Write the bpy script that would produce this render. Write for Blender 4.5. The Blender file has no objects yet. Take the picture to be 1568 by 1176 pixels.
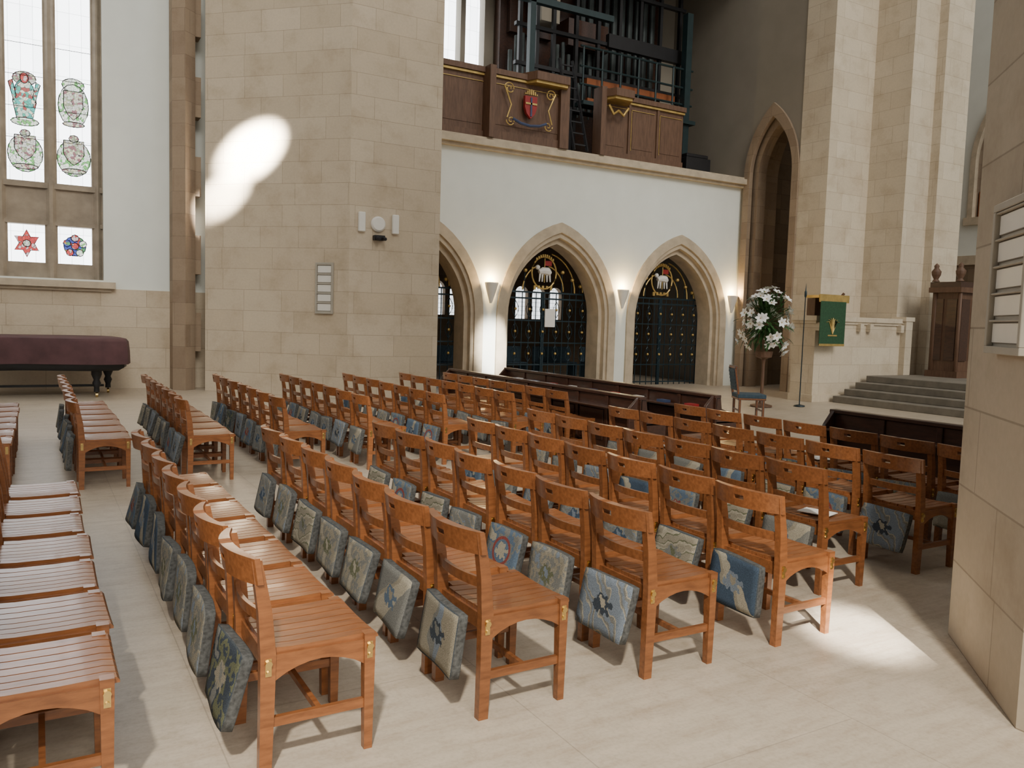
import bpy, bmesh, math, random
from mathutils import Vector, Matrix
random.seed(7)
S=bpy.context.scene
pi=math.pi
# ---------------------------------------------------------------- materials
def nt(name):
    m=bpy.data.materials.new(name); m.use_nodes=True
    n=m.node_tree; b=n.nodes['Principled BSDF']
    return m,n,b
def L(n,a,b): n.links.new(a,b)
def rgba(c): return (c[0],c[1],c[2],1)
def mixc(n,fac,a,b,mode='MIX'):
    x=n.nodes.new('ShaderNodeMix'); x.data_type='RGBA'; x.blend_type=mode
    for s,v in ((0,fac),(6,a),(7,b)):
        if hasattr(v,'is_linked') or hasattr(v,'links'): L(n,v,x.inputs[s])
        elif isinstance(v,(int,float)): x.inputs[s].default_value=v
        else: x.inputs[s].default_value=rgba(v)
    return x.outputs[2]
def math_(n,op,a,b=0.0,clamp=False):
    x=n.nodes.new('ShaderNodeMath'); x.operation=op; x.use_clamp=clamp
    for i,v in enumerate((a,b)):
        if hasattr(v,'links'): L(n,v,x.inputs[i])
        else: x.inputs[i].default_value=v
    return x.outputs[0]
def coord(n,kind='Object',scale=(1,1,1),rot=(0,0,0)):
    t=n.nodes.new('ShaderNodeTexCoord'); mp=n.nodes.new('ShaderNodeMapping')
    mp.inputs['Scale'].default_value=scale; mp.inputs['Rotation'].default_value=rot
    L(n,t.outputs[kind],mp.inputs[0]); return mp.outputs[0]
def noise(n,vec,scale=5,detail=4,rough=.55):
    x=n.nodes.new('ShaderNodeTexNoise'); x.inputs['Scale'].default_value=scale
    x.inputs['Detail'].default_value=detail; x.inputs['Roughness'].default_value=rough
    L(n,vec,x.inputs['Vector']); return x.outputs['Fac']
def ramp(n,fac,stops,interp='LINEAR'):
    r=n.nodes.new('ShaderNodeValToRGB'); L(n,fac,r.inputs[0]); r.color_ramp.interpolation=interp
    e=r.color_ramp.elements
    e[0].position=stops[0][0]; e[0].color=rgba(stops[0][1])
    e[1].position=stops[-1][0]; e[1].color=rgba(stops[-1][1])
    for p,c in stops[1:-1]:
        q=e.new(p); q.color=rgba(c)
    return r.outputs[0]
def bump(n,b,h,strength=.2,dist=.01):
    x=n.nodes.new('ShaderNodeBump'); x.inputs['Strength'].default_value=strength
    x.inputs['Distance'].default_value=dist
    L(n,h,x.inputs['Height']); L(n,x.outputs[0],b.inputs['Normal'])
def simple(name,c,rough=.5,metal=0,var=.12,scale=6,bmp=0):
    m,n,b=nt(name); v=coord(n)
    f=noise(n,v,scale)
    c2=tuple(max(0,x*(1-var*2)) for x in c); c3=tuple(min(1,x*(1+var)) for x in c)
    L(n,ramp(n,f,[(.3,c2),(.7,c3)]),b.inputs['Base Color'])
    b.inputs['Roughness'].default_value=rough; b.inputs['Metallic'].default_value=metal
    if bmp: bump(n,b,f,bmp,.01)
    return m
def stone(name,c1,c2,mortar,bw=.85,rh=.42,rough=.85):
    m,n,b=nt(name); v=coord(n,'UV')
    br=n.nodes.new('ShaderNodeTexBrick'); L(n,v,br.inputs['Vector'])
    br.inputs['Color1'].default_value=rgba(c1); br.inputs['Color2'].default_value=rgba(c2)
    br.inputs['Mortar'].default_value=rgba(mortar); br.inputs['Scale'].default_value=1
    br.inputs['Mortar Size'].default_value=.006; br.inputs['Mortar Smooth'].default_value=.4
    br.inputs['Brick Width'].default_value=bw; br.inputs['Row Height'].default_value=rh
    br.offset=.43; br.squash=1.35; br.squash_frequency=3
    f=noise(n,v,1.6,7,.65); f2=noise(n,v,22,4)
    c=mixc(n,.8,br.outputs['Color'],ramp(n,f,[(.25,(.72,.67,.60)),(.5,(1,1,1)),(.8,(1.10,1.09,1.06))]),'MULTIPLY')
    c=mixc(n,.3,c,ramp(n,f2,[(.3,(.85,.82,.78)),(.7,(1.08,1.08,1.08))]),'MULTIPLY')
    L(n,c,b.inputs['Base Color']); b.inputs['Roughness'].default_value=rough
    h=math_(n,'ADD',math_(n,'MULTIPLY',br.outputs['Fac'],-1.0),math_(n,'MULTIPLY',f2,.4))
    bump(n,b,h,.3,.008)
    return m
def wood(name,c1,c2,rough=.35,scale=1,axis=(1,12,12),coat=0):
    m,n,b=nt(name); v=coord(n,'Object',tuple(a*scale for a in axis))
    f=noise(n,v,3,6,.6); 
    oi=n.nodes.new('ShaderNodeObjectInfo')
    c=ramp(n,f,[(.3,c1),(.5,tuple((x+y)/2 for x,y in zip(c1,c2))),(.72,c2)])
    k=ramp(n,oi.outputs['Random'],[(0,(.80,.78,.76)),(1,(1.15,1.12,1.08))])
    c=mixc(n,1.0,c,k,'MULTIPLY')
    L(n,c,b.inputs['Base Color']); b.inputs['Roughness'].default_value=rough
    b.inputs['Coat Weight'].default_value=coat; b.inputs['Coat Roughness'].default_value=.12
    bump(n,b,f,.08,.002)
    return m

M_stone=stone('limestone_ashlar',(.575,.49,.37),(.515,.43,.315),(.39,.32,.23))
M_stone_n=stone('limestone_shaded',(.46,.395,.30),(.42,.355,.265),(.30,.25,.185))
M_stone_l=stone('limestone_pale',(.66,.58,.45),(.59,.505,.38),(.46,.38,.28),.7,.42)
M_stone_b=stone('brown_quoin_stone',(.26,.19,.13),(.34,.26,.18),(.22,.16,.11),.6,.45)
M_trim=simple('dressed_stone',(.50,.42,.31),.85,0,.1,4,.1)
M_wtrim=simple('window_tracery_stone',(.30,.25,.19),.85,0,.12,4,.1)
M_white=simple('white_plaster',(.74,.77,.72),.9,0,.02,2)
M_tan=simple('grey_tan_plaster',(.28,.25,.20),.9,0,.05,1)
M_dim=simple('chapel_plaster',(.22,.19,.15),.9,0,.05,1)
M_shadowst=stone('stone_in_shadow',(.20,.145,.095),(.15,.11,.07),(.1,.07,.05))  # darkened stone; shadow of the deep chapel and aisle is in the colour
M_oak=wood('beech_varnished',(.165,.060,.021),(.31,.120,.043),.33,1,(3,16,16),.18)
M_oakdark=wood('oak_dark',(.030,.013,.008),(.07,.028,.016),.35,1,(6,2,10),.2)
M_oakmid=wood('oak_gallery',(.085,.044,.025),(.145,.080,.048),.55,1,(8,8,1.2),0)
M_brass=simple('brass',(.75,.55,.22),.28,1,.05)
M_gold=simple('gilding',(.60,.42,.14),.4,.6,.15)
M_iron=simple('blue_black_iron',(.015,.035,.048),.4,.3,.1)
M_black=simple('black_metal',(.012,.012,.014),.5,.2,.1)
M_paper=simple('white_paper',(.85,.84,.80),.7,0,.02)
M_green=simple('green_silk',(.02,.075,.032),.6,0,.15,20)
M_leaf=simple('leaf_green',(.03,.10,.02),.5,0,.25,9)
M_petal=simple('lily_white',(.95,.95,.92),.5,0,.02,9)
M_maroon=simple('maroon_cloth',(.085,.038,.042),.85,0,.15,3,.3)
M_bluef=simple('blue_fabric',(.05,.085,.115),.9,0,.12,25)
M_teal=simple('dark_teal_paint',(.016,.034,.037),.5,.2,.1)
M_orange=simple('orange_beam',(.26,.075,.02),.6,0,.1)
M_pipe=simple('organ_pipe_metal',(.10,.12,.12),.4,.5,.2,2)
M_red=simple('heraldic_red',(.30,.02,.02),.5)
M_blue=simple('heraldic_blue',(.04,.06,.13),.5)
M_plastic=simple('white_plastic',(.74,.72,.66),.4,0,.02)
M_board=simple('board_frame_grey',(.38,.35,.29),.6,0,.05)
M_carpet=simple('step_stone_grey',(.20,.18,.145),.8,0,.12,4)
M_bookred=simple('book_red_cloth',(.3,.02,.02),.7)

def floor_mat():
    m,n,b=nt('travertine_floor'); v=coord(n,'Object')
    br=n.nodes.new('ShaderNodeTexBrick'); L(n,coord(n,'Object',(1,1,1),(0,0,pi/2)),br.inputs['Vector'])
    br.inputs['Color1'].default_value=rgba((.545,.475,.38)); br.inputs['Color2'].default_value=rgba((.52,.45,.36))
    br.inputs['Mortar'].default_value=rgba((.41,.355,.285)); br.inputs['Scale'].default_value=1
    br.inputs['Mortar Size'].default_value=.003; br.inputs['Brick Width'].default_value=2.4; br.inputs['Row Height'].default_value=1.2
    st=noise(n,coord(n,'Object',(1.2,7,1)),2.2,8,.65)
    f=noise(n,v,.9,6,.6); sp=noise(n,v,55,3); pt=noise(n,v,9,6,.7)
    c=mixc(n,.8,br.outputs['Color'],ramp(n,st,[(.3,(.80,.76,.71)),(.55,(1,1,1)),(.75,(1.12,1.1,1.07))]),'MULTIPLY')
    c=mixc(n,.6,c,ramp(n,f,[(.3,(.80,.79,.77)),(.7,(1.08,1.07,1.05))]),'MULTIPLY')
    c=mixc(n,.35,c,ramp(n,sp,[(.35,(.75,.72,.68)),(.55,(1,1,1))]),'MULTIPLY')
    c=mixc(n,.7,c,ramp(n,pt,[(.3,(.78,.75,.71)),(.5,(1,1,1))]),'MULTIPLY')
    L(n,c,b.inputs['Base Color'])
    r=n.nodes.new('ShaderNodeMapRange'); L(n,f,r.inputs[0]); r.inputs[3].default_value=.30; r.inputs[4].default_value=.5
    L(n,r.outputs[0],b.inputs['Roughness'])
    b.inputs['Specular IOR Level'].default_value=.4
    return m
M_floor=floor_mat()

def glass_mat(name,bw,rh,st,lead=(.12,.13,.13),tint=(.93,.97,1),ms=.006):
    m,n,b=nt(name); v=coord(n,'UV')
    br=n.nodes.new('ShaderNodeTexBrick'); L(n,v,br.inputs['Vector'])
    br.inputs['Color1'].default_value=rgba(tint); br.inputs['Color2'].default_value=rgba(tuple(x*.86 for x in tint))
    br.inputs['Mortar'].default_value=rgba(lead); br.inputs['Scale'].default_value=1
    br.inputs['Mortar Size'].default_value=ms; br.inputs['Brick Width'].default_value=bw; br.inputs['Row Height'].default_value=rh
    br.offset=0
    L(n,br.outputs['Color'],b.inputs['Emission Color']); b.inputs['Emission Strength'].default_value=st
    b.inputs['Base Color'].default_value=(.3,.3,.3,1); b.inputs['Roughness'].default_value=.2
    return m
M_glass=glass_mat('leaded_glass',.21,.62,7,(.3,.32,.33),ms=.004)
M_glass2=glass_mat('chapel_leaded_glass',.12,.14,2.4)
def stained(name,cols,st=1.3,sc=9):
    m,n,b=nt(name); v=coord(n,'UV')
    vo=n.nodes.new('ShaderNodeTexVoronoi'); vo.inputs['Scale'].default_value=sc; L(n,v,vo.inputs['Vector'])
    sep=n.nodes.new('ShaderNodeSeparateColor'); L(n,vo.outputs['Color'],sep.inputs[0])
    r=n.nodes.new('ShaderNodeValToRGB'); r.color_ramp.interpolation='CONSTANT'; L(n,sep.outputs[0],r.inputs[0])
    e=r.color_ramp.elements; e[0].color=rgba(cols[0]); e[0].position=0; e[1].position=1-1/len(cols); e[1].color=rgba(cols[-1])
    for i,c in enumerate(cols[1:-1]): q=e.new((i+1)/len(cols)); q.color=rgba(c)
    vd=n.nodes.new('ShaderNodeTexVoronoi'); vd.feature='DISTANCE_TO_EDGE'; vd.inputs['Scale'].default_value=sc; L(n,v,vd.inputs['Vector'])
    edge=math_(n,'GREATER_THAN',vd.outputs['Distance'],.035)
    c=mixc(n,edge,(.02,.02,.02),r.outputs[0])
    L(n,c,b.inputs['Emission Color']); b.inputs['Emission Strength'].default_value=st; b.inputs['Base Color'].default_value=(.1,.1,.1,1)
    return m
SG_teal=stained('stained_figure',[(.03,.45,.32),(.6,.8,.65),(.4,.06,.05),(.05,.55,.48),(.9,.9,.7)],1.5,16)
SG_green=stained('stained_green',[(.75,.85,.75),(.12,.42,.10),(.9,.92,.85),(.8,.88,.7)],2.0,20)
SG_crest=stained('stained_crest',[(.7,.7,.6),(.30,.12,.14),(.8,.82,.76),(.35,.42,.25),(.8,.76,.5)],1.5,24)
SG_red=stained('stained_red',[(.7,.02,.03),(.6,.015,.015),(.8,.6,.6),(.75,.03,.03)],1.3,16)
SG_blue=stained('stained_blue',[(.03,.08,.6),(.7,.55,.05),(.03,.07,.45),(.6,.03,.03),(.05,.35,.12)],1.3,16)

# ---------------------------------------------------------------- mesh builder
class MB:
    def __init__(s): s.v=[]; s.f=[]; s.m=[]
    def add(s,vs,fs,m=0):
        o=len(s.v); s.v+= [tuple(p) for p in vs]
        for f in fs: s.f.append([i+o for i in f]); s.m.append(m)
    def box(s,x0,x1,y0,y1,z0,z1,m=0):
        s.add([(x0,y0,z0),(x1,y0,z0),(x1,y1,z0),(x0,y1,z0),(x0,y0,z1),(x1,y0,z1),(x1,y1,z1),(x0,y1,z1)],
              [(0,3,2,1),(4,5,6,7),(0,1,5,4),(1,2,6,5),(2,3,7,6),(3,0,4,7)],m)
    def beam(s,a,b,w,h,m=0,up=(0,0,1)):
        a=Vector(a); b=Vector(b); d=(b-a).normalized(); u=Vector(up)
        if abs(d.dot(u))>.98: u=Vector((1,0,0))
        sd=d.cross(u).normalized(); u=sd.cross(d)
        vs=[]
        for p in (a,b):
            for i,j in ((-1,-1),(1,-1),(1,1),(-1,1)): vs.append(p+sd*w/2*i+u*h/2*j)
        s.add(vs,[(0,3,2,1),(4,5,6,7),(0,1,5,4),(1,2,6,5),(2,3,7,6),(3,0,4,7)],m)
    def prism(s,pts,z0,z1,m=0):
        n=len(pts)
        s.add([(p[0],p[1],z0) for p in pts]+[(p[0],p[1],z1) for p in pts],
              [tuple(range(n-1,-1,-1)),tuple(range(n,2*n))]+[(i,(i+1)%n,(i+1)%n+n,i+n) for i in range(n)],m)
    def prismy(s,pts,y0,y1,m=0):
        n=len(pts)
        s.add([(p[0],y0,p[1]) for p in pts]+[(p[0],y1,p[1]) for p in pts],
              [tuple(range(n)),tuple(range(2*n-1,n-1,-1))]+[(i,i+n,(i+1)%n+n,(i+1)%n) for i in range(n)],m)
    def tube(s,path,r,m=0,n=8,cap=True):
        P=[Vector(p) for p in path]; vs=[]; k=len(P)
        for i,p in enumerate(P):
            d=(P[min(i+1,k-1)]-P[max(i-1,0)]).normalized()
            u=Vector((0,0,1)) if abs(d.z)<.9 else Vector((1,0,0))
            a=d.cross(u).normalized(); b=d.cross(a)
            rr=r[i] if isinstance(r,(list,tuple)) else r
            for j in range(n):
                t=2*pi*j/n; vs.append(p+a*math.cos(t)*rr+b*math.sin(t)*rr)
        fs=[(i*n+j,i*n+(j+1)%n,(i+1)*n+(j+1)%n,(i+1)*n+j) for i in range(k-1) for j in range(n)]
        if cap: fs+=[tuple(range(n)),tuple((k-1)*n+j for j in range(n))]
        s.add(vs,fs,m)
    def lathe(s,prof,cx,cy,m=0,n=18,a0=0,a1=2*pi):
        full=abs(a1-a0-2*pi)<1e-3; cnt=n if full else n+1; vs=[]
        for r,z in prof:
            for j in range(cnt):
                t=a0+(a1-a0)*j/n; vs.append((cx+r*math.cos(t),cy+r*math.sin(t),z))
        fs=[]
        for i in range(len(prof)-1):
            for j in range(n):
                j2=(j+1)%cnt if full else j+1
                fs.append((i*cnt+j,i*cnt+j2,(i+1)*cnt+j2,(i+1)*cnt+j))
        s.add(vs,fs,m)
    def ball(s,c,r,m=0,n=10,sz=1):
        prof=[(max(1e-4,r*math.sin(pi*i/n)),c[2]-sz*r*math.cos(pi*i/n)) for i in range(n+1)]
        s.lathe(prof,c[0],c[1],m,n+2)
    def clip_min_x(s,x):
        keep=[i for i,f in enumerate(s.f) if all(s.v[k][0]>=x for k in f)]
        F=[s.f[i] for i in keep]; M=[s.m[i] for i in keep]
        used=sorted({k for f in F for k in f}); mp={k:i for i,k in enumerate(used)}
        s.v=[s.v[k] for k in used]; s.f=[[mp[k] for k in f] for f in F]; s.m=M
    def build(s,name,mats,bevel=0,seg=1,loc=None,rotz=0,ang=35,local=False,smooth=True):
        me=bpy.data.meshes.new(name)
        V=s.v
        if local: off=Vector((0,0,0))
        else:
            xs=[p[0] for p in V]; ys=[p[1] for p in V]; zs=[p[2] for p in V]
            off=Vector(((min(xs)+max(xs))/2,(min(ys)+max(ys))/2,min(zs)))
        me.from_pydata([(p[0]-off.x,p[1]-off.y,p[2]-off.z) for p in V],[],s.f)
        for m in mats: me.materials.append(m)
        me.polygons.foreach_set('material_index',s.m)
        bm=bmesh.new(); bm.from_mesh(me)
        bmesh.ops.recalc_face_normals(bm,faces=bm.faces)
        if bevel: bmesh.ops.bevel(bm,geom=list(bm.edges),offset=bevel,segments=seg,affect='EDGES',clamp_overlap=True)
        bm.normal_update()
        uv=bm.loops.layers.uv.new('UVMap')
        for f in bm.faces:
            nn=f.normal; f.smooth=smooth
            if abs(nn.z)>.75:
                for l in f.loops: l[uv].uv=(l.vert.co.x+off.x,l.vert.co.y+off.y)
            else:
                t=Vector((-nn.y,nn.x,0)).normalized()
                for l in f.loops:
                    p=l.vert.co+off; l[uv].uv=(t.x*p.x+t.y*p.y,p.z)
        for e in bm.edges:
            if len(e.link_faces)==2 and e.calc_face_angle(0)>math.radians(ang): e.smooth=False
        bm.to_mesh(me); bm.free()
        ob=bpy.data.objects.new(name,me); S.collection.objects.link(ob)
        ob.location=off if loc is None else Vector(loc); ob.rotation_euler=(0,0,rotz)
        return ob

def arch_path(c,w,zb,spring,apex,n=12):
    h=apex-spring; R=(h*h+w*w)/(2*w); cx=-w+R
    a_end=math.acos(max(-1,min(1,-cx/R)))
    left=[(c-w,zb)]
    for i in range(n+1):
        a=pi-(pi-a_end)*i/n
        left.append((c+cx+R*math.cos(a),spring+R*math.sin(a)))
    return left+[(2*c-p[0],p[1]) for p in reversed(left[:-1])]
def mapper(axis):
    return (lambda s,d,z:(s,d,z)) if axis=='x' else (lambda s,d,z:(d,s,z))
def arch_wall(mb,axis,s0,s1,d0,d1,z0,z1,arches,m=0,mi=None):
    g=mapper(axis); mi=m if mi is None else mi
    def q(a,b,c,d,mm): mb.add([a,b,c,d],[(0,1,2,3)],mm)
    def col(sa,la,sb,lb,top=z1):
        for d in (d0,d1): q(g(sa,d,la),g(sb,d,lb),g(sb,d,top),g(sa,d,top),m)
    cur=s0
    for (c,w,sp,ap,zb) in sorted(arches):
        if c-w>cur+1e-4: col(cur,z0,c-w,z0)
        P=arch_path(c,w,zb,sp,ap)
        for i in range(1,len(P)-2):
            a,b=P[i],P[i+1]
            col(a[0],a[1],b[0],b[1]); q(g(a[0],d0,a[1]),g(b[0],d0,b[1]),g(b[0],d1,b[1]),g(a[0],d1,a[1]),mi)
        for sx in (c-w,c+w): q(g(sx,d0,zb),g(sx,d0,sp),g(sx,d1,sp),g(sx,d1,zb),mi)
        if zb>z0+1e-3:
            col(c-w,z0,c+w,z0,zb); q(g(c-w,d0,zb),g(c+w,d0,zb),g(c+w,d1,zb),g(c-w,d1,zb),mi)
        cur=c+w
    if s1>cur+1e-4: col(cur,z0,s1,z0)
    q(g(s0,d0,z1),g(s1,d0,z1),g(s1,d1,z1),g(s0,d1,z1),m)
    for sx in (s0,s1): q(g(sx,d0,z0),g(sx,d0,z1),g(sx,d1,z1),g(sx,d1,z0),m)
def arch_ring(mb,axis,c,wi,wo,zb,sp,api,apo,d0,d1,m=0):
    g=mapper(axis); A=arch_path(c,wi,zb,sp,api); B=arch_path(c,wo,zb,sp,apo)
    n=len(A); vs=[]
    for i in range(n):
        for (p,d) in ((A[i],d0),(B[i],d0),(B[i],d1),(A[i],d1)): vs.append(g(p[0],d,p[1]))
    fs=[(i*4+j,i*4+(j+1)%4,(i+1)*4+(j+1)%4,(i+1)*4+j) for i in range(n-1) for j in range(4)]
    fs+=[(0,1,2,3),tuple((n-1)*4+j for j in range(4))]
    mb.add(vs,fs,m)
def o2w(X,Y): return ((X+.846)*.863+(Y-2.82)*.505, -(X+.846)*.505+(Y-2.82)*.863)

# ---------------------------------------------------------------- floor
b=MB(); b.box(-9,28,-9,22,-.2,0); b.build('floor',[M_floor])

# ---------------------------------------------------------------- left bay
b=MB(); arch_wall(b,'x',-8,4,15.72,16.6,0,14,[(-.78,1.33,9.5,12,2.2),(-5.2,1.33,9.5,12,2.2)],0,1)
b.build('wall_left_bay',[M_white,M_white])
b=MB(); b.box(-8,2.6,15.66,15.72,0,2.03); b.build('baseboard_left_bay',[M_stone])
b=MB()
b.box(-8,.75,15.52,16.1,2.03,2.16); b.box(-8,.68,15.6,16.1,1.97,2.03)
b.build('trim_1',[M_trim])
SGI=dict(teal=3,green=4,crest=5,red=6,blue=7)
def lancet_window(c,name):
    o=c+.78
    b=MB(); y0,y1=15.92,16.2
    xs=[(-2.11,-1.95),(-1.33,-1.10),(-.47,-.25),(.36,.55)]
    for x0,x1 in xs:
        x0+=o;x1+=o
        b.box(x0,x1,y0,y1,2.2,12)
        b.prism([(x0+.02,y0),(x0+.08,y0-.08),(x1-.08,y0-.08),(x1-.02,y0)],2.2,12)
    b.box(-2.11+o,.55+o,y0+.01,y1,2.2,2.5); b.box(-2.11+o,.55+o,y0+.01,y1,3.24,4.06)
    b.box(-2.11+o,.55+o,y0-.05,y0+.01,3.95,4.06); b.box(-2.11+o,.55+o,y0-.04,y0+.01,3.24,3.32)
    b.box(-2.11+o,.55+o,16.14,16.16,2.2,12,1)
    def poly(pts,m,y=16.1,outline=True):
        b.add([(p[0]+o,y,p[1]) for p in pts],[tuple(range(len(pts)))],m)
        if outline:
            P=[(p[0]+o,y-.002,p[1]) for p in pts]; b.tube(P+[P[0]],.008,2,4,False)
    def shield(cx,cz,w,h,m,y=16.1): poly([(cx-w,cz+h),(cx+w,cz+h),(cx+w,cz-.1*h),(cx+w*.6,cz-.65*h),(cx,cz-h),(cx-w*.6,cz-.65*h),(cx-w,cz-.1*h)],m,y)
    def disc(cx,cz,w,h,m,n=16,y=16.1): poly([(cx+w*math.cos(2*pi*i/n),cz+h*math.sin(2*pi*i/n)) for i in range(n)],m,y)
    for lx in (-1.64,-.785,.055):
        alt=abs(lx+.785)<.1
        disc(lx,6.05,.2,.13,SGI['crest'] if alt else SGI['green'],16,16.118)
        if alt:
            poly([(lx-.13,5.25),(lx+.13,5.25),(lx+.2,5.6),(lx+.15,5.9),(lx+.08,6.0),(lx-.08,6.0),(lx-.15,5.9),(lx-.2,5.6)],SGI['teal'])
            disc(lx,6.05,.07,.10,SGI['red'],12,16.09)
            disc(lx,5.22,.24,.08,SGI['green'],12,16.095)
            poly([(lx-.27,5.95),(lx-.2,6.0),(lx-.14,5.7),(lx-.18,5.6)],SGI['teal'],16.09); poly([(lx+.27,5.95),(lx+.2,6.0),(lx+.14,5.7),(lx+.18,5.6)],SGI['teal'],16.09)
        else:
            shield(lx,5.65,.17,.28,SGI['crest']); disc(lx,5.65,.27,.42,SGI['green'],16,16.115)
            disc(lx,5.28,.2,.05,SGI['crest'],10,16.09)
        disc(lx,4.62,.3,.36,SGI['green'],18,16.115); shield(lx,4.72,.18,.24,SGI['crest'],16.095)
        disc(lx,4.36,.22,.05,SGI['crest'],12,16.09); disc(lx,5.0,.09,.07,SGI['crest'],8,16.09)
        if alt:
            poly([(lx+(.24 if i%2 else .13)*math.cos(2*pi*i/12),2.87+(.27 if i%2 else .15)*math.sin(2*pi*i/12)) for i in range(12)],SGI['red'])
            disc(lx,2.87,.07,.07,SGI['crest'],8,16.09)
        else:
            disc(lx,2.87,.2,.2,SGI['blue'],14,16.11)
            for k in range(5):
                a=2*pi*k/5+.3; disc(lx+.15*math.cos(a),2.87+.16*math.sin(a),.07,.07,(SGI['green'],SGI['red'],SGI['blue'],SGI['red'],SGI['green'])[k],8,16.095)
            disc(lx,2.87,.07,.07,SGI['red'],8,16.09)
    for z in (4.9,5.5,6.1,6.7): b.box(-2.1+o,.5+o,16.075,16.085,z,z+.010,2)
    b.build(name,[M_wtrim,M_glass,M_black,SG_teal,SG_green,SG_crest,SG_red,SG_blue],ang=30)
lancet_window(-.78,'window_1'); lancet_window(-5.2,'window_2')
b=MB(); b.prism([(1.78,15.66),(1.78,15.25),(2.0,15.05),(2.22,15.25),(2.22,15.66)],0,14,0)
for i in range(17):
    if i%2: b.box(2.2,2.34,15.3,15.66,i*.8,i*.8+.8,0)
b.build('wall_pilaster_left',[M_stone_b],ang=10)
b=MB(); b.prism([(2.36,14.93),(4.63,12.65),(6.55,12.65),(6.55,13.84),(6.0,13.84),(4.4,15.6),(2.7,15.6)],0,14)
b.build('wall_pier_left',[M_stone],ang=10)
# ---------------------------------------------------------------- gallery wall with three arches
AC=[6.52,10.32,14.12]; SP=1.75
b=MB(); arch_wall(b,'x',4.6,16.24,13.85,14.75,0,5.45,[(c,1.55,SP,3.86,0) for c in AC],0,1)
b.build('wall_north',[M_white,M_trim])
b=MB()
for c in AC:
    arch_ring(b,'x',c,1.5,1.72,0,SP,3.78,4.02,13.80,13.9)
    arch_ring(b,'x',c,1.42,1.6,0,SP,3.66,3.86,13.86,14.2)
    arch_ring(b,'x',c,1.32,1.5,0,SP,3.52,3.75,14.0,14.5)
b.build('trim_arch_mouldings',[M_trim])
b=MB(); b.prismy([(6.55,5.45),(16.24,5.45),(16.24,5.72),(6.55,5.72)],13.70,14.9)
b.prismy([(6.55,5.52),(16.24,5.52),(16.24,5.66),(6.55,5.66)],13.60,13.72)
b.build('trim_2',[M_trim])
b=MB(); b.box(4.6,16.24,13.85,14.6,11.2,14); b.box(4.6,16.24,14.6,16.95,13.6,14); b.build('gallery_sun_block',[M_tan])  # out-of-view wall and slab, added to keep sun out of the organ recess
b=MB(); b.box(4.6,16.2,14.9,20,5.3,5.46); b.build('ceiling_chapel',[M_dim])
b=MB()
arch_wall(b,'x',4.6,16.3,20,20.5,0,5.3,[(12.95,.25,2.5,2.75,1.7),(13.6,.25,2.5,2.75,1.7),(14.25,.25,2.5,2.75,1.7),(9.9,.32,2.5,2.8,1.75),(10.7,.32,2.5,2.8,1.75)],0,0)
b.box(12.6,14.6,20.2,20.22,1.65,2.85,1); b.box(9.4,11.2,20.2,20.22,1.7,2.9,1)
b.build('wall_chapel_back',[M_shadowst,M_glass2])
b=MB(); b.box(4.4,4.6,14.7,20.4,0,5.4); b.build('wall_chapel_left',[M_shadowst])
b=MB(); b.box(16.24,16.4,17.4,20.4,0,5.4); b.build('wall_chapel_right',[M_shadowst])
b=MB(); arch_wall(b,'x',5,16.3,16.95,17.5,5.4,14,[(8.75,.28,10,10.8,7.3),(9.45,.28,10,10.8,7.3),(8.05,.28,10,10.8,7.3)],0,0)
b.box(7.6,9.9,17.25,17.27,7.2,11,1)
b.build('wall_gallery_back',[M_tan,M_glass])
b=MB(); arch_wall(b,'y',11.9,17.4,16.24,17.4,0,14,[(12.8,.85,5.7,7.45,0)],0,1)
b.build('wall_transept_side',[M_tan,M_stone_b])
b=MB()
arch_ring(b,'y',12.8,.72,.93,0,5.7,7.2,7.55,16.17,16.3)
arch_ring(b,'y',12.8,.62,.8,0,5.7,7.0,7.3,16.4,16.7)
b.build('trim_arch_passage',[M_stone_b])
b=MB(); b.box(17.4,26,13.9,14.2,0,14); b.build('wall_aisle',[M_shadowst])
b=MB(); arch_wall(b,'y',-7,13.9,26,26.6,0,15,[(12.2,.95,7.2,9.4,5.4),(8.4,.95,7.2,9.4,5.4)],0,1)
b.build('wall_east',[M_white,M_stone_b])
b=MB()
for c in (12.2,8.4):
    arch_ring(b,'y',c,.93,1.10,5.4,7.2,9.35,9.6,25.92,26.1,0)
    b.box(25.9,26.2,c-1.2,c+1.2,5.2,5.45,0); b.box(26.5,26.55,c-1,c+1,5.4,9.5,1)
    b.box(26.2,26.3,c-.9,c+.9,5.45,6.3,2)
b.box(25.85,26,5,14,3.9,4.2,0); b.box(25.9,26,10,14,0,3.9,1)
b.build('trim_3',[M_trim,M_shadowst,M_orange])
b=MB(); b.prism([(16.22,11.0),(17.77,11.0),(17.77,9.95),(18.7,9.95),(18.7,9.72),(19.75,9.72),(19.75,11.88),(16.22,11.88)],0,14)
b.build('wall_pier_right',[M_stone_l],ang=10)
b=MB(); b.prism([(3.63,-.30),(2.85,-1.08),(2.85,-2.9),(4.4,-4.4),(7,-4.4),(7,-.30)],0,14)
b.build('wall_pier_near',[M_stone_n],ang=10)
P=[o2w(-7,-6.5),o2w(-.6,-6.5),o2w(-.6,-4.2),o2w(-7,-4.2)]
b=MB(); b.prism(P,0,14); b.build('aisle_shade_pier',[M_stone],ang=10)  # unseen pier, added behind the camera to cast shade on the left aisle
b=MB()
for i in range(4): b.box(15+.38*i,25.8,-6.5,9.5,.15*i,.15*(i+1))
b.build('chancel_steps',[M_carpet],bevel=.01)
b=MB()
def amb(o,z0,z1,m=0): b.prism([(14.5-o,10.3),(14.5-o,9.67-o),(17.7,9.67-o),(17.7,10.3)],z0,z1,m)
amb(0,.0,1.78); amb(.06,0,.16); amb(.04,1.78,1.84); amb(.08,1.84,1.95)
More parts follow.
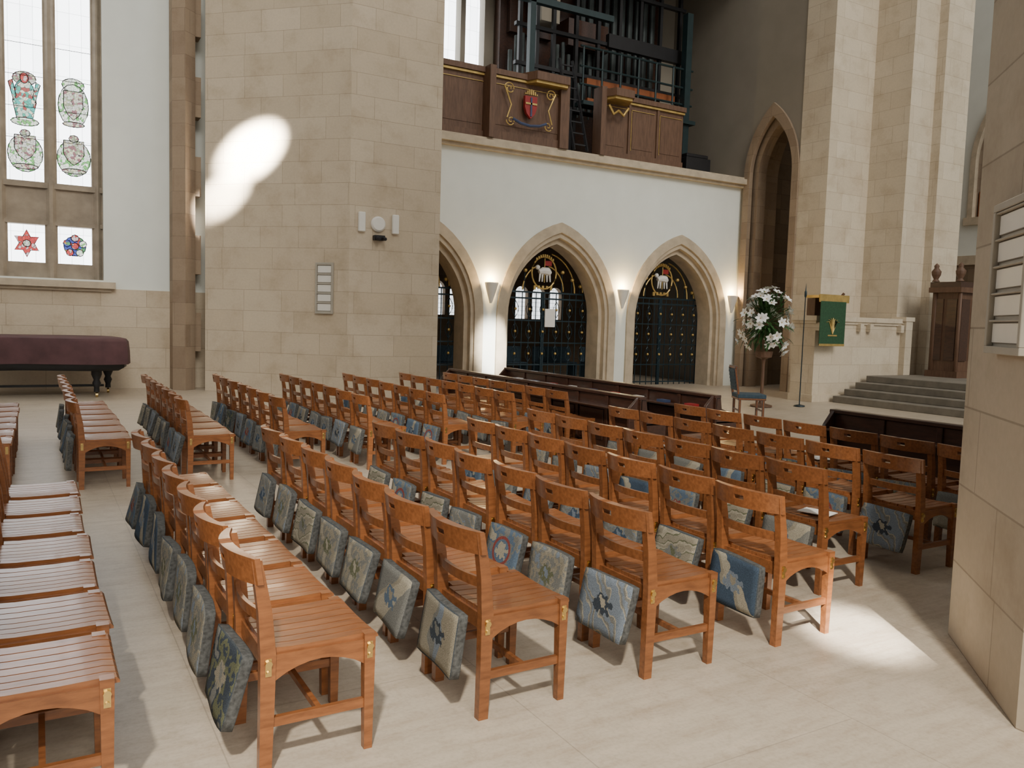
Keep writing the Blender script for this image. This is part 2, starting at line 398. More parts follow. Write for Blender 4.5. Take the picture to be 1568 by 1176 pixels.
for x in (14.5,15.9,16.25,17.4): b.box(x,x+.12,9.55,9.67,1.62,1.80)
b.prism([(17.55,9.52),(17.8,9.52),(17.8,9.9),(17.55,9.9)],0,1.9); b.box(17.5,17.85,9.5,9.9,1.9,2.0)
b.build('stone_ambo',[M_stone_l])
b=MB(); o=-.5
b.box(14.72+o,15.75+o,9.40,9.75,2.34,2.40,1); b.box(14.74+o,15.72+o,9.38,9.40,2.25,2.42,1)
b.box(14.95+o,15.5+o,9.68,9.9,1.955,2.34,2)
b.box(14.78+o,15.62+o,9.375,9.39,1.3,2.27,0)
b.tube([(15.72+o,9.6,2.4),(15.75+o,9.55,2.48)],.03,2)
for k in range(-3,4):
    a=k*.28; cx=15.2+o; cz=1.55
    b.tube([(cx,9.37,cz),(cx+.17*math.sin(a),9.368,cz+.16+.17*math.cos(a)),(cx+.3*math.sin(a),9.368,cz+.06+.30*math.cos(a))],[.014,.012,.004],1,6)
b.box(15.05+o,15.35+o,9.365,9.375,1.50,1.53,1); b.box(14.78+o,15.62+o,9.368,9.38,1.28,1.33,1)
b.build('lectern_with_green_pulpit_fall',[M_green,M_gold,M_oakmid])
b=MB()
b.box(17.9,18.9,8.4,9.2,.6,.75,0); b.box(17.95,18.85,8.5,9.15,.75,2.6,0); b.box(17.85,18.95,8.4,9.2,2.6,2.72,0); b.box(17.9,18.9,8.45,9.2,2.72,2.85,1)
for y in (8.5,8.83): b.box(17.93,17.96,y+.03,y+.27,1.0,2.45,1)
for x in (18.0,18.45): b.box(x+.03,x+.35,8.46,8.5,1.0,2.45,1)
for (x,y) in ((17.95,8.5),(18.85,8.5),(17.95,9.1)):
    b.lathe([(.001,2.85),(.09,2.86),(.05,2.92),(.1,3.02),(.11,3.1),(.05,3.18),(.06,3.24),(.001,3.3)],x,y,0,12)
    b.tube([(x,y-.03,.75),(x,y-.03,2.6)],.045,0)
b.build('wooden_canopied_stall',[M_oakmid,M_oakdark],bevel=.008)

# ---------------------------------------------------------------- wrought iron gates
def gate(c):
    b=MB(); y=14.56; w=1.4
    def bar(x0,z0,x1,z1,t=.03,m=0,dy=0): b.beam((x0,y+dy,z0),(x1,y+dy,z1),t,t,m,up=(0,1,0))
    for x in (c-1.38,c-.02,c+.02,c+1.38): bar(x,0,x,2.35,.05)
    for z in (.08,.55,1.1,1.65,2.2,2.35):
        for k in range(14): bar(c-w+2*w*k/14,z,c-w+2*w*(k+1)/14,z,.04 if z>2.1 else .03)
    n=14
    for i in range(1,n):
        x=c-w+2*w*i/n; bar(x,0,x,2.35,.018)
    for i in range(7):
        x=c-w+.2+i*.4
        for z0 in (.55,1.1,1.65):
            for s in (-1,1):
                P=[(x+s*.09*math.sin(pi*t/6),y-.02,z0+.08+.4*t/6) for t in range(7)]
                b.tube(P,.009,0,5,False)
            b.ball((x,y-.03,z0+.28),.035,1,6)
    for s in (-1,1):
        for k,(r,z0) in enumerate(((.95,2.35),(.6,2.4),(1.2,2.4))):
            P=[(c+s*(r*math.cos(a)),y,z0+r*1.05*math.sin(a)) for a in [pi*.5*t/8*.85 for t in range(9)]]
            P=[p for p in P if p[2]<3.5-.9*abs(p[0]-c)*.9+.15]
            if len(P)>1: b.tube(P,.018,1,6)
        for x in (.55,.85,1.1):
            b.ball((c+s*x,y-.03,2.55+(1.1-x)*.6),.05,1,6)
            b.tube([(c+s*x,y,2.35),(c+s*x,y,2.55+(1.1-x)*.6)],.012,0,5)
    nn=20
    P=[(c+.36*math.cos(2*pi*t/nn),y-.02,2.84+.4*math.sin(2*pi*t/nn)) for t in range(nn+1)]
    b.tube(P,.022,1,6,False)
    b.tube([(c-.16,y-.03,2.86),(c-.05,y-.03,2.89),(c+.1,y-.03,2.88),(c+.17,y-.03,2.83)],[.05,.09,.1,.06],2,8)
    b.ball((c-.2,y-.03,2.97),.06,2,8)
    for x in (-.12,-.05,.07,.15): b.tube([(c+x,y-.03,2.86),(c+x*1.2,y-.03,2.62)],[.03,.015],2,6)
    b.tube([(c+.0,y-.04,2.6),(c+.0,y-.04,3.2)],.012,1,6); b.box(c,c+.2,y-.05,y-.04,3.02,3.14,3)
    for k in range(5): b.box(c-.3+k*.12,c-.24+k*.12,y-.04,y,2.42+.02*(2-abs(k-2)),2.52,1)
    for k in range(-4,5): b.box(c+k*.06-.02,c+k*.06+.02,y-.05,y-.02,3.24-.006*k*k,3.30-.006*k*k,1)
    b.clip_min_x(6.62)
    b.build('wrought_iron_gate',[M_iron,M_gold,M_paper,M_red])
for c in AC: gate(c)
b=MB(); b.box(10.35,10.65,14.48,14.50,1.5,1.95); b.build('gate_notice',[M_paper])
b=MB()
for i in range(4):
    x=8.5+i*1.7
    b.box(x,x+1.3,17.5,17.56,.45,.9,0); b.box(x,x+1.3,17.1,17.5,.42,.46,0); b.box(x,x+.06,17.1,17.56,0,.42,0); b.box(x+1.24,x+1.3,17.1,17.56,0,.42,0)
b.build('chapel_benches',[M_bluef],bevel=.01)

for x in (8.42,12.22,16.02):
    b=MB(); prof=[(.03,2.02),(.05,2.08),(.12,2.3),(.17,2.48),(.16,2.5),(.10,2.34)]
    b.lathe(prof,x,13.80,0,16,pi,2*pi)
    b.build('wall_sconce',[M_plastic])
    l=bpy.data.lights.new('sconce_lamp','POINT'); l.energy=50; l.color=(1,.68,.30); l.shadow_soft_size=.05
    o=bpy.data.objects.new('sconce_lamp',l); S.collection.objects.link(o); o.location=(x,13.69,2.55)

# ---------------------------------------------------------------- organ gallery front
b=MB()
def gpanel(x0,x1,y=13.95,top=7.3,n=3):
    b.box(x0,x1,y,y+.12,5.72,top-.1,0)
    b.box(x0-.02,x1+.02,y-.1,y+.16,top-.12,top,0); b.box(x0-.01,x1+.01,y-.06,y,top-.18,top-.13,1)
    b.box(x0,x1,y-.05,y,5.72,5.9,0)
    w=(x1-x0)/n
    for i in range(n):
        a=x0+i*w
        b.box(a+.02,a+.09,y-.04,y,5.9,top-.18,0)
        b.box(a+.16,a+w-.09,y-.012,y,6.05,top-.36,0)
        b.box(a+.12,a+.132,y-.02,y,6.0,top-.3,1)
        b.box(a+.12,a+w-.05,y-.02,y,top-.31,top-.298,1)
gpanel(6.6,8.2,n=1); gpanel(8.2,10.15,13.75,7.25,1); gpanel(11.35,14.1,n=3)
b.box(8.15,8.3,13.6,13.95,5.72,7.3,0); b.box(10.05,10.3,13.62,13.95,5.72,7.3,0); b.box(11.25,11.4,13.65,14.0,5.72,7.35,0)
for x0,x1 in ((9.0,10.4),(11.25,12.3)):
    b.prism([(x0,13.95),(x0+.25,13.4),(x1-.25,13.4),(x1,13.95)],7.12,7.3,0)
    b.prism([(x0+.03,13.95),(x0+.27,13.46),(x1-.27,13.46),(x1-.03,13.95)],7.06,7.12,1)
def spiral(cx,cz,s,r0,turns,y=13.6,flip=1,rad=.014):
    P=[]
    for t in range(26):
        a=t/25*turns*2*pi; r=r0*(1-.85*t/25)
        P.append((cx+s*r*math.cos(a),y,cz+flip*r*math.sin(a)))
    b.tube(P,rad,1,6)
for s in (-1,1):
    spiral(9.2+s*.55,6.85,s,.14,1.6); spiral(9.2+s*.5,6.15,s,.12,1.4,flip=-1)
    b.tube([(9.2+s*.68,13.6,6.9),(9.2+s*.5,13.6,6.5),(9.2+s*.6,13.6,6.2)],.02,1,6)
    b.tube([(11.8+s*.3,13.7,6.95),(11.8+s*.15,13.7,6.75),(11.8,13.7,6.85)],.035,1,6)
b.prismy([(9.04,6.75),(9.36,6.75),(9.36,6.5),(9.31,6.36),(9.2,6.25),(9.09,6.36),(9.04,6.5)],13.56,13.64,3)
b.box(9.05,9.35,13.54,13.56,6.56,6.60,1); b.box(9.18,9.22,13.54,13.56,6.3,6.72,4)
for k in range(-3,4): b.box(9.2+k*.05-.015,9.2+k*.05+.015,13.55,13.6,6.78,6.9-.01*k*k,1)
b.tube([(8.75,13.6,6.2),(8.95,13.58,6.12),(9.2,13.58,6.09),(9.45,13.58,6.12),(9.65,13.6,6.2)],.032,4,6)
b.build('organ_gallery_front',[M_oakmid,M_gold,M_oakdark,M_red,M_blue])
b=MB()
for s in (0,.38): b.beam((10.55+s,13.74,5.76),(10.4+s,14.3,8.0),.05,.06,0)
for i in range(8):
    t=(i+.5)/8; b.beam((10.55-.15*t,13.74+.56*t,5.76+2.24*t),(10.93-.15*t,13.74+.56*t,5.76+2.24*t),.03,.03,0)
b.build('ladder',[M_black])
b=MB(); b.box(10.15,11.25,14.9,15.0,5.74,7.1,0); b.build('black_stage_flat',[M_black],bevel=.02)
b=MB(); b.box(14.25,15.1,13.9,14.3,5.74,6.1,0); b.box(14.3,15.05,13.95,14.25,6.1,6.2,0); b.build('black_storage_case',[M_black],bevel=.02)
b=MB()
for i,x in enumerate([9.9,10.4,10.9,11.6,12.3,13.0,13.7,14.4,15.1]):
    b.box(x,x+.09,15.4,15.5,5.72,13,0)
for z in (7.1,8.05,9.0,10.4,11.5): b.box(9.8,15.3,15.38,15.5,z,z+.09,0)
for i in range(16):
    x=10.05+i*.18; h=8.6+.5*math.sin(i*.9)
    b.lathe([(.02,7.2),(.06,7.45),(.06,h),(.05,h+.01)],x,16.1,1,10)
for i in range(10):
    x=12.4+i*.27; b.lathe([(.02,8.2),(.09,8.5),(.09,11+.3*math.cos(i)),(.08,11.05)],x,16.3,1,10)
b.box(10.2,11.5,16.4,16.7,9.2,12.6,2); b.box(11.7,13.0,15.9,16.5,9.0,9.7,2); b.box(12.6,15.2,15.3,15.45,8.95,9.3,0)
b.box(11.9,14.9,15.25,15.38,7.85,8.02,3); b.box(11.9,14.9,15.2,15.3,7.35,7.5,3)
b.box(10.6,11.15,15.5,15.9,9.3,10.6,4); b.box(10.0,15.3,16.6,16.9,5.8,13,2)
b.build('organ_case_framework',[M_black,M_pipe,M_oakdark,M_orange,M_tan])
b=MB()
for x in (11.6,12.2,12.8,13.4,14.0,14.6,15.1): b.tube([(x,15.0,7.3),(x,15.0,8.7)],.03,0,6)
for z in (7.3,7.75,8.2,8.7): b.tube([(11.5,15.0,z),(15.3,15.0,z)],.03,0,6)
b.box(11.5,15.3,14.8,15.2,7.2,7.3,0); b.box(14.95,15.15,14.9,15.1,5.74,10.2,0)
b.box(8.6,12.3,14.7,14.85,9.35,9.5,0); b.box(9.8,9.95,14.7,14.85,7.3,10.8,0)
b.build('organ_maintenance_railing',[M_teal])
b=MB()
for i in range(14):
    x=7.0+i*.26+random.uniform(-.1,.1); s=random.uniform(.08,.2)
    b.box(x,x+s,14.45,14.45+s,7.12,7.2+s,i%3)
b.box(6.6,10.3,14.15,14.7,7.05,7.12,1)
b.build('organ_console_clutter',[M_black,M_oakdark,M_red],bevel=.01)

# ---------------------------------------------------------------- boards
def hymn_board(name,loc,rotz,w,h,n=5):
    b=MB(); t=.035
    b.box(-w/2,w/2,-.02,0,0,h,0)
    for z0,z1 in ((0,t),(h-t,h)): b.box(-w/2,w/2,-.05,-.02,z0,z1,0)
    for x0,x1 in ((-w/2,-w/2+t),(w/2-t,w/2)): b.box(x0,x1,-.05,-.02,t,h-t,0)
    hh=(h-2*t)/n
    for i in range(n):
        z=t+i*hh
        b.box(-w/2+t*1.3,w/2-t*1.3,-.03,-.02,z+hh*.12,z+hh*.86,1)
        b.box(-w/2+t,w/2-t,-.045,-.02,z+hh*.9,z+hh*1.0-.003,0)
    return b.build(name,[M_board,M_plastic],bevel=.003,loc=loc,rotz=rotz,local=True)
hymn_board('hymn_board',(4.27-.003,13.01-.003,1.66),-pi/4,.38,1.0)
hymn_board('hymn_board',(3.13-.003,-.80+.003,1.56),-3*pi/4,.50,.70,5)
for x in (4.86,5.56):
    b=MB(); b.box(x-.07,x+.07,12.57,12.65,3.28,3.66,0)
    b.build('loudspeaker',[M_plastic],bevel=.015)
b=MB(); b.tube([(5.2,12.65,3.45),(5.2,12.6,3.45),(5.2,12.57,3.45)],[.15,.15,.12],0,20); b.build('alarm_sounder',[M_plastic])
b=MB(); b.box(5.1,5.32,12.52,12.65,3.13,3.23,0); b.tube([(5.15,12.52,3.17),(5.13,12.42,3.15)],.035,0,10); b.tube([(5.27,12.52,3.17),(5.29,12.42,3.15)],.035,0,10); b.build('security_camera',[M_black],bevel=.01)

# ---------------------------------------------------------------- chair
def chair_mesh():
    b=MB(); W=.205
    for s in (-1,1):
        y0=s*W-.019; y1=s*W+.019
        F=[(.02,0),(.028,.22),(.034,.43),(.018,.60),(-.018,.785)]; B=[(-.024,0),(-.022,.22),(-.022,.43),(-.030,.60),(-.054,.785)]
        vs=[];
        for (fx,fz),(bx,bz) in zip(F,B): vs+=[(bx,y0,bz),(fx,y0,fz),(fx,y1,fz),(bx,y1,bz)]
        fs=[(i*4+j,i*4+(j+1)%4,(i+1)*4+(j+1)%4,(i+1)*4+j) for i in range(4) for j in range(4)]+[(0,1,2,3),(16,17,18,19)]
        b.add(vs,fs,0)
        vs=[]
        for z,t in ((0,.016),(.3,.020),(.455,.022)):
            vs+=[(.385-t,s*W-t,z),(.385+t,s*W-t,z),(.385+t,s*W+t,z),(.385-t,s*W+t,z)]
        fs=[(i*4+j,i*4+(j+1)%4,(i+1)*4+(j+1)%4,(i+1)*4+j) for i in range(2) for j in range(4)]+[(0,1,2,3),(8,9,10,11)]
        b.add(vs,fs,0)
        n=8; low=[]
        for i in range(n+1):
            t=i/n; x=.37-.34*t; low.append((x,.335+.055*math.sin(pi*t)**.8))
        vs=[];
        for i in range(n+1):
            x=low[i][0]; vs+=[(x,s*W-.012,low[i][1]),(x,s*W+.012,low[i][1]),(x,s*W+.012,.432),(x,s*W-.012,.432)]
        fs=[(i*4+j,i*4+(j+1)%4,(i+1)*4+(j+1)%4,(i+1)*4+j) for i in range(n) for j in range(4)]+[(0,1,2,3),(n*4,n*4+1,n*4+2,n*4+3)]
        b.add(vs,fs,0)
        b.box(.02,.37,s*W-.010,s*W+.010,.165,.20,0)
        for x in (.006,.385):
            o=s*(W+.022)
            b.box(x-.011,x+.011,min(s*W,o),max(s*W,o)+0,.36,.425,1)
            b.tube([(x,o-s*.002,.407),(x,o+s*.008,.407)],.013,1,8); b.tube([(x,o-s*.002,.373),(x,o+s*.006,.373)],.008,1,8)
    b.box(.36,.38,-W,W,.365,.43,0); b.box(.0,.018,-W,W,.365,.43,0)
    b.box(.19,.21,-W,W,.172,.196,0)
    nb=7; sw=.42; g=.0035
    for i in range(nb):
        y0=-sw/2+i*sw/nb+g; y1=-sw/2+(i+1)*sw/nb-g
        def zt(y): return .455-.008*math.cos(y/.21*pi/2)
        vs=[]
        X=(.036,.1,.25,.38,.415,.424) if i in (0,nb-1) else (.012,.1,.25,.38,.415,.424)
        for x,dz in zip(X,(0,-.004,-.004,0,-.005,-.016)):
            for y in (y0,y1): vs.append((x,y,zt(y)+dz))
        for x in X:
            for y in (y0,y1): vs.append((x,y,.43))
        fs=[]
        for k in range(5):
            fs+= [(k*2,k*2+1,k*2+3,k*2+2),(12+k*2,12+k*2+2,12+k*2+3,12+k*2+1),(k*2,k*2+2,12+k*2+2,12+k*2),(k*2+1,12+k*2+1,12+k*2+3,k*2+3)]
        fs+=[(0,12,13,1),(10,11,23,22)]
        b.add(vs,fs,0)
    b.box(.03,.37,-.20,.20,.425,.434,0)
    def rail(zA,zB,xoff,lean,depth,th,half,n=14,slot=False,arch=0,bulge=0):
        for i in range(n):
            ya=-half+2*half*i/n; yb=-half+2*half*(i+1)/n
            rng=[(0,1)]
            if slot and 6<=i<=7: rng=[(0,.42),(.66,1)]
            for a,c in rng:
                vs=[]
                for y in (ya,yb):
                    k=1-(y/half)**2; x=xoff-depth*k; tz=arch*k; t2=th+bulge*k
                    for (q,dx) in ((a,0),(a,t2),(c,t2),(c,0)):
                        zz=zA+(zB+tz-zA)*q; vs.append((x+dx-lean*(zz-zA),y,zz))
                b.add(vs,[(0,1,5,4),(1,2,6,5),(2,3,7,6),(3,0,4,7)]+([(0,3,2,1)] if i==0 or (slot and i in(6,8)) else [])+([(4,5,6,7)] if i==n-1 or (slot and i==5) else []),0)
    rail(.70,.795,-.034,.14,.068,.020,.235,slot=True,arch=.004,bulge=.024)
    rail(.550,.595,-.012,.12,.03,.016,.2)
    return b.build('wooden_chair',[M_oak,M_brass],local=True,ang=40)
proto=chair_mesh(); cm=proto.data
bm=bmesh.new(); bm.from_mesh(cm)
bmesh.ops.remove_doubles(bm,verts=bm.verts,dist=.0001)
bm.to_mesh(cm); bm.free()
bpy.data.objects.remove(proto)

def kneeler_mat(i,cols,ang,freq,style):
    m,n,b=nt('needlepoint_%d'%i); v=coord(n,'Object')
    sx=n.nodes.new('ShaderNodeSeparateXYZ'); L(n,v,sx.inputs[0])
    X,Y,Z=sx.outputs
    nz=noise(n,v,freq,2)
    d=math_(n,'ADD',math_(n,'MULTIPLY',Y,math.cos(ang)),math_(n,'MULTIPLY',Z,math.sin(ang)))
    d=math_(n,'ADD',d,math_(n,'MULTIPLY',math_(n,'SUBTRACT',nz,.5),.18))
    ca,cb,cc,cd=cols
    if style=='wave':
        f=math_(n,'ADD',math_(n,'MULTIPLY',d,2.6),.5); c=ramp(n,f,[(0,ca),(.42,cb),(.56,cd),(.62,ca)],'CONSTANT')
    elif style=='stripe':
        f=math_(n,'ADD',math_(n,'MULTIPLY',math_(n,'SINE',math_(n,'MULTIPLY',d,55.)),.5),.5); c=ramp(n,f,[(0,ca),(.4,cd),(.6,cb),(.9,ca)],'CONSTANT')
    else:
        f=noise(n,v,freq*1.2,3,.5); c=ramp(n,f,[(0,ca),(.42,cb),(.52,ca),(.60,cd)],'CONSTANT')
    Z2=math_(n,'MULTIPLY',Z,1.1)
    r=math_(n,'SQRT',math_(n,'ADD',math_(n,'MULTIPLY',Y,Y),math_(n,'MULTIPLY',Z2,Z2)))
    nn=noise(n,v,20+freq,2)
    r2=math_(n,'ADD',r,math_(n,'MULTIPLY',math_(n,'SUBTRACT',nn,.5),.14))
    c=mixc(n,math_(n,'LESS_THAN',r2,.055),c,cc)
    c=mixc(n,math_(n,'LESS_THAN',r2,.025),c,cd)
    if style=='ring':
        c=mixc(n,math_(n,'LESS_THAN',r,.095),c,ca)
        c=mixc(n,math_(n,'LESS_THAN',math_(n,'ABSOLUTE',math_(n,'SUBTRACT',r,.085)),.010),c,cc)
        c=mixc(n,math_(n,'LESS_THAN',r2,.05),c,cd)
    if i%2:
        bo=math_(n,'MAXIMUM',math_(n,'MULTIPLY',math_(n,'ABSOLUTE',Y),1/.185),math_(n,'MULTIPLY',math_(n,'ABSOLUTE',Z),1/.14))
        c=mixc(n,math_(n,'GREATER_THAN',bo,.93),c,(.06,.07,.078))
    wv=noise(n,v,240,1); c=mixc(n,.7,c,ramp(n,wv,[(.35,(.55,.55,.55)),(.65,(1.2,1.2,1.2))]),'MULTIPLY')
    L(n,c,b.inputs['Base Color']); b.inputs['Roughness'].default_value=.95
    b.inputs['Specular IOR Level'].default_value=.1
    bump(n,b,wv,.5,.003)
    return m
def dk(c,k=.92): return tuple(x*k for x in c)
BG=dk((.25,.225,.17)); CR=dk((.33,.30,.23)); GR=dk((.17,.17,.155)); DB=dk((.055,.08,.115)); MBl=dk((.10,.14,.19)); LB=dk((.17,.20,.235)); NV=dk((.045,.055,.068)); OL=dk((.12,.125,.075)); RD=dk((.22,.06,.05))
pal=[((MBl,CR,DB,LB),.6,6,'wave'),((GR,BG,DB,LB),2.2,9,'stripe'),((MBl,GR,RD,CR),1.0,7,'ring'),((BG,GR,OL,CR),1.57,12,'blot'),((LB,GR,NV,CR),2.6,8,'stripe'),
     ((BG,LB,NV,GR),.3,5,'wave'),((MBl,GR,RD,BG),1.9,10,'blot'),((DB,CR,LB,BG),-.8,6,'wave'),((GR,BG,OL,LB),1.2,14,'blot'),((NV,OL,BG,GR),.4,9,'blot'),
     ((GR,CR,MBl,BG),.9,5,'wave'),((BG,CR,GR,OL),1.4,8,'stripe')]
kmats=[kneeler_mat(i,*p) for i,p in enumerate(pal)]
M_kside=simple('kneeler_side_grey',(.075,.077,.074),.95,0,.3,60)
def kneeler_mesh(mat,i):
    bm=bmesh.new(); bmesh.ops.create_cube(bm,size=1)
    bmesh.ops.subdivide_edges(bm,edges=bm.edges,cuts=7,use_grid_fill=True)
    for v in bm.verts:
        x,y,z=v.co*2
        r=max(abs(y),abs(z)); puff=1-.18*r**8
        ry=1-.03*(abs(z)**8); rz=1-.03*(abs(y)**8)
        sag=.008*math.sin(y*2.1+i)
        v.co=Vector((x*.025*puff+sag*z,y*.180*ry,z*.138*rz))
    me=bpy.data.meshes.new('kneeler_%d'%i)
    for f in bm.faces: f.smooth=True; f.material_index=0 if abs(f.normal.x)>.5 else 1
    bm.to_mesh(me); bm.free(); me.materials.append(mat); me.materials.append(M_kside)
    return me
kms=[kneeler_mesh(m,i) for i,m in enumerate(kmats)]
def put_chair(x,y,jit=.012,ki=None):
    o=bpy.data.objects.new('wooden_chair',cm); S.collection.objects.link(o)
    cx=x+random.uniform(-jit,jit)
    o.location=(cx,y,0); o.rotation_euler=(0,0,random.uniform(-.015,.015))
    km=random.choice(kms) if ki is None else kms[ki]
    k=bpy.data.objects.new('kneeler_cushion',km); S.collection.objects.link(k)
    k.location=(cx-.084+random.uniform(-.01,.0),y+random.uniform(-.005,.005),.300+random.uniform(-.018,.012))
    k.rotation_euler=(random.uniform(-.05,.05),random.uniform(.08,.26),random.uniform(-.04,.04))
PITCH=.505
seats=[]
fixed={(0,0):9,(0,1):8,(0,2):8,(.88,0):5,(.88,1):10,(.88,2):3,(1.76,0):4,(1.76,1):8,(1.76,2):2,(2.63,0):7,(2.63,1):11,(2.63,2):1,(1.76,3):1}
def row(x,y0,n=7):
    for i in range(n):
        put_chair(x,y0+.22+PITCH*i,ki=fixed.get((x,i))); seats.append((x,y0+.22+PITCH*i))
for x,y0 in ((-1.76,0),(-.88,0),(0,0),(.88,0),(1.76,0),(2.63,0),(3.52,.46),(4.5,.46),(5.4,.46)): row(x,y0)
for x in (-2.2,-1.28,-.33,.6,1.5,2.4,3.3,4.2,4.95): row(x,5.4)
for k,(x,y) in enumerate(random.sample([s for s in seats if s[0]>3 and s[1]<5],5)):
    b=MB(); b.box(-.074,.074,-.105,.105,0,.004,0)
    b.build('service_sheet',[M_paper],loc=(x+.2,y,.4565),rotz=random.uniform(-.5,.5),local=True)

# ---------------------------------------------------------------- pews
def pew(x,y0,y1,h=.80):
    b=MB()
    b.box(x,x+.035,y0,y1,.06,h-.04); b.box(x-.03,x+.08,y0-.02,y1+.02,h-.04,h)
    b.box(x-.16,x,y0,y1,.58,.605); b.box(x+.03,x+.42,y0,y1,.41,.44)
    n=max(1,int((y1-y0)/.6)); w=(y1-y0)/n
    for i in range(n):
        b.box(x-.012,x,y0+i*w+.07,y0+(i+1)*w-.07,.14,.54,1)
        b.box(x-.02,x,y0+i*w-.03,y0+i*w+.03,.06,h-.04,0)
    for y in (y0,y1-.045):
        b.prismy([(x-.16,0),(x+.42,0),(x+.42,.50),(x+.12,.60),(x+.09,h-.01),(x-.03,h-.01),(x-.16,.64)],y,y+.045,0)
    b.build('dark_oak_pew',[M_oakdark,M_oakdark],bevel=.006)
pew(5.62,4.85,10.1,.77); pew(6.75,4.75,10.1,.78); pew(6.7,-.1,2.95)

# ---------------------------------------------------------------- piano with cover
b=MB()
def outline(s=1):
    P=[(.78,13.75),(.86,14.2),(.82,14.9),(.6,15.3),(-.1,15.38),(-1.7,15.36),(-1.9,15.2),(-1.9,13.95),(-1.5,13.8),(-.9,13.95),(-.2,13.75),(.3,13.62)]
    cx,cy=-.5,14.5
    return [(cx+(p[0]-cx)*s,cy+(p[1]-cy)*s) for p in P]
def loft(sec,m):
    n=len(sec[0][0]); vs=[]
    for P,z in sec: vs+=[(p[0],p[1],z) for p in P]
    fs=[(i*n+j,i*n+(j+1)%n,(i+1)*n+(j+1)%n,(i+1)*n+j) for i in range(len(sec)-1) for j in range(n)]
    fs+=[tuple(range(n)),tuple((len(sec)-1)*n+j for j in range(n))]
    b.add(vs,fs,m)
loft([(outline(1.02),.62),(outline(1.015),.85),(outline(1.0),1.03),(outline(.97),1.08),(outline(.85),1.10)],0)
loft([(outline(.9),.50),(outline(.97),.56),(outline(.98),.68)],1)
for (x,y) in ((.55,14.9),(-1.6,14.9),(.3,14.0),(-1.6,14.1)):
    b.lathe([(.001,.09),(.05,.1),(.045,.18),(.075,.26),(.05,.32),(.09,.42),(.09,.52)],x,y,1,12)
    b.tube([(x-.02,y,.045),(x+.02,y,.045)],.045,2,10)
b.box(-1.5,.45,14.45,14.5,.16,.2,1)
b.build('grand_piano_with_cover',[M_maroon,M_black,M_brass],ang=50)

# ---------------------------------------------------------------- flowers
fx,fy=o2w(5.2,17.0)
b=MB()
b.lathe([(.001,0),(.22,.01),(.22,.04),(.06,.08),(.035,.2),(.03,.9),(.05,1.0),(.16,1.04),(.18,1.16),(.001,1.17)],fx,fy,2,16)
def petal(c,d,up,Ln,w,m):
    d=d.normalized(); sd=d.cross(up).normalized(); nn=sd.cross(d)
    p=[c,c+d*Ln*.45+sd*w+nn*Ln*.05,c+d*Ln*.45-sd*w+nn*Ln*.05,c+d*Ln*.8+sd*w*.6-nn*Ln*.02,c+d*Ln*.8-sd*w*.6-nn*Ln*.02,c+d*Ln-nn*Ln*.12]
    b.add(p,[(0,1,2),(1,3,4,2),(3,5,4)],m)
C=Vector((fx,fy,1.72))
for i in range(360):
    a=random.uniform(0,2*pi); e=random.uniform(-.9,1.4)
    d=Vector((math.cos(a)*math.cos(e),math.sin(a)*math.cos(e),math.sin(e)))
    r=random.uniform(.1,.46); c=C+Vector((d.x*r,d.y*r,d.z*r*1.25))
    petal(c,d+Vector((random.uniform(-.5,.5),random.uniform(-.5,.5),-.25)),Vector((0,0,1)),random.uniform(.14,.34),.028,0)
for i in range(66):
    a=random.uniform(0,2*pi); e=random.uniform(-.85,1.45)
    d=Vector((math.cos(a)*math.cos(e),math.sin(a)*math.cos(e),math.sin(e)))
    r=random.uniform(.40,.60); c=C+Vector((d.x*r,d.y*r,d.z*r*1.3))
    b.tube([C+d*.1,c],.006,0,4)
    t1=d.cross(Vector((.3,.1,1))).normalized(); t2=d.cross(t1)
    for k in range(6):
        t=k*pi/3; pd=t1*math.cos(t)+t2*math.sin(t)+d*.5
        petal(c,pd,d,.12,.036,1)
    b.ball(tuple(c+d*.02),.012,3,4)
b.build('lily_flower_arrangement',[M_leaf,M_petal,M_oakmid,M_gold],smooth=False)

def blue_chair(X,Y,rz):
    b=MB()
    for x in (-.22,.22):
        for y in (-.2,.2): b.beam((x,y,0),(x,y,.44),.04,.04,1)
    b.box(-.25,.25,-.24,.24,.40,.44,1); b.box(-.25,.25,-.24,.24,.44,.50,0)
    for x in (-.22,.22): b.beam((x,.22,.44),(x*.96,.30,.95),.04,.04,1)
    for i in range(6):
        z=.56+i*.06; b.box(-.21,.21,.225+.01*i,.27+.01*i,z,z+.062,0)
    b.box(-.24,.24,.27,.31,.93,.98,1)
    for y in (-.2,.2): b.box(-.22,.22,y-.012,y+.012,.2,.23,1)
    x,y=o2w(X,Y)
    b.build('blue_upholstered_chair',[M_bluef,M_oak],bevel=.006,loc=(x,y,0),rotz=rz,local=True)
blue_chair(4.12,14.2,1.0)
x,y=o2w(6.1,17.3)
b=MB(); b.lathe([(.001,0),(.12,.01),(.11,.03),(.012,.05),(.010,2.3),(.025,2.33),(.025,2.42),(.012,2.45),(.001,2.6)],x,y,0,12)
b.build('processional_candlestick',[M_iron])
b=MB()
for i in range(9):
    y=5.0+i*.55; b.box(6.61,6.71,y,y+.17,.607,.64,i%3)
b.build('hymn_books_on_pew',[M_bookred,M_blue,M_paper])

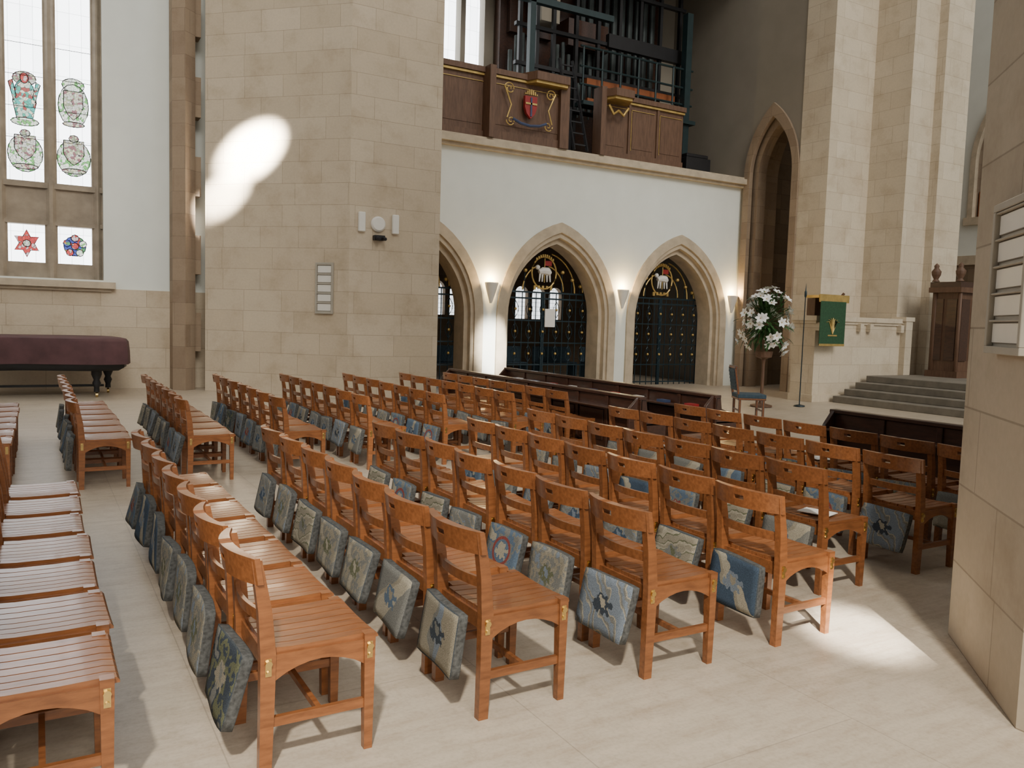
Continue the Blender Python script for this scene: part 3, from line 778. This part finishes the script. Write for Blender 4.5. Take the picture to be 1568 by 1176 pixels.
# ---------------------------------------------------------------- lights
w=bpy.data.worlds.new('World'); S.world=w; w.use_nodes=True; n=w.node_tree
bg=n.nodes['Background']
tc=n.nodes.new('ShaderNodeTexCoord'); dp=n.nodes.new('ShaderNodeVectorMath'); dp.operation='DOT_PRODUCT'
L(n,tc.outputs['Generated'],dp.inputs[0]); dp.inputs[1].default_value=Vector((.15,-.9,.4)).normalized()
mr=n.nodes.new('ShaderNodeMapRange'); L(n,dp.outputs['Value'],mr.inputs[0]); mr.inputs[1].default_value=-.35; mr.inputs[2].default_value=.9; mr.inputs[3].default_value=.12; mr.inputs[4].default_value=.92
L(n,mr.outputs[0],bg.inputs[1]); bg.inputs[0].default_value=(1.0,.97,.92,1)
sun=bpy.data.lights.new('sun_soft','SUN'); sun.energy=1.25; sun.angle=math.radians(22); sun.color=(1,.95,.86)
so=bpy.data.objects.new('sun_soft',sun); S.collection.objects.link(so)
d=Vector((.12,.85,-.5)); so.rotation_euler=d.to_track_quat('-Z','Y').to_euler()
def spot(name,loc,tgt,e,size,blend=.3,col=(1,.95,.85),soft=.1):
    l=bpy.data.lights.new(name,'SPOT'); l.energy=e; l.spot_size=math.radians(size); l.spot_blend=blend; l.color=col; l.shadow_soft_size=soft
    o=bpy.data.objects.new(name,l); S.collection.objects.link(o); o.location=loc
    o.rotation_euler=(Vector(tgt)-Vector(loc)).to_track_quat('-Z','Y').to_euler()
sd=Vector((-.364,-.622,.69))
T=Vector((2.0,1.6,0)); spot('sunbeam_nave',T+sd*20,T,16000,34,.6,(1,.93,.82),.4)
T=Vector((3.2,-.05,0)); spot('sunbeam_floor',T+sd*20,T,140000,1.9,.7,(1,.94,.84),.10)
spot('sunbeam_pier',(3.5,6,8.5),(3.12,14.17,4.85),300000,7.5,1.0,(1,.95,.87))
spot('sunbeam_pier_low',(3.5,6,8.5),(2.66,14.63,4.0),140000,5.5,1.0,(1,.95,.87))
spot('sunbeam_arch',(7.5,8,7.0),(8.55,13.9,.9),34000,8,.9)

# ---------------------------------------------------------------- camera
cam=bpy.data.cameras.new('camera'); cam.lens=36*1255/1568; cam.sensor_width=36; cam.clip_start=.05
co=bpy.data.objects.new('camera',cam); S.collection.objects.link(co)
p=.078; r=.030; dd=Vector((.505,.863,0)).normalized()
F=dd*math.cos(p)+Vector((0,0,-math.sin(p))); R=Vector((dd.y,-dd.x,0)); U=dd*math.sin(p)+Vector((0,0,math.cos(p)))
R2=R*math.cos(r)+U*math.sin(r); U2=-R*math.sin(r)+U*math.cos(r)
mt=Matrix((R2,U2,-F)).transposed().to_4x4(); mt.translation=Vector((-.694,-2.861,1.65))
co.matrix_world=mt; S.camera=co
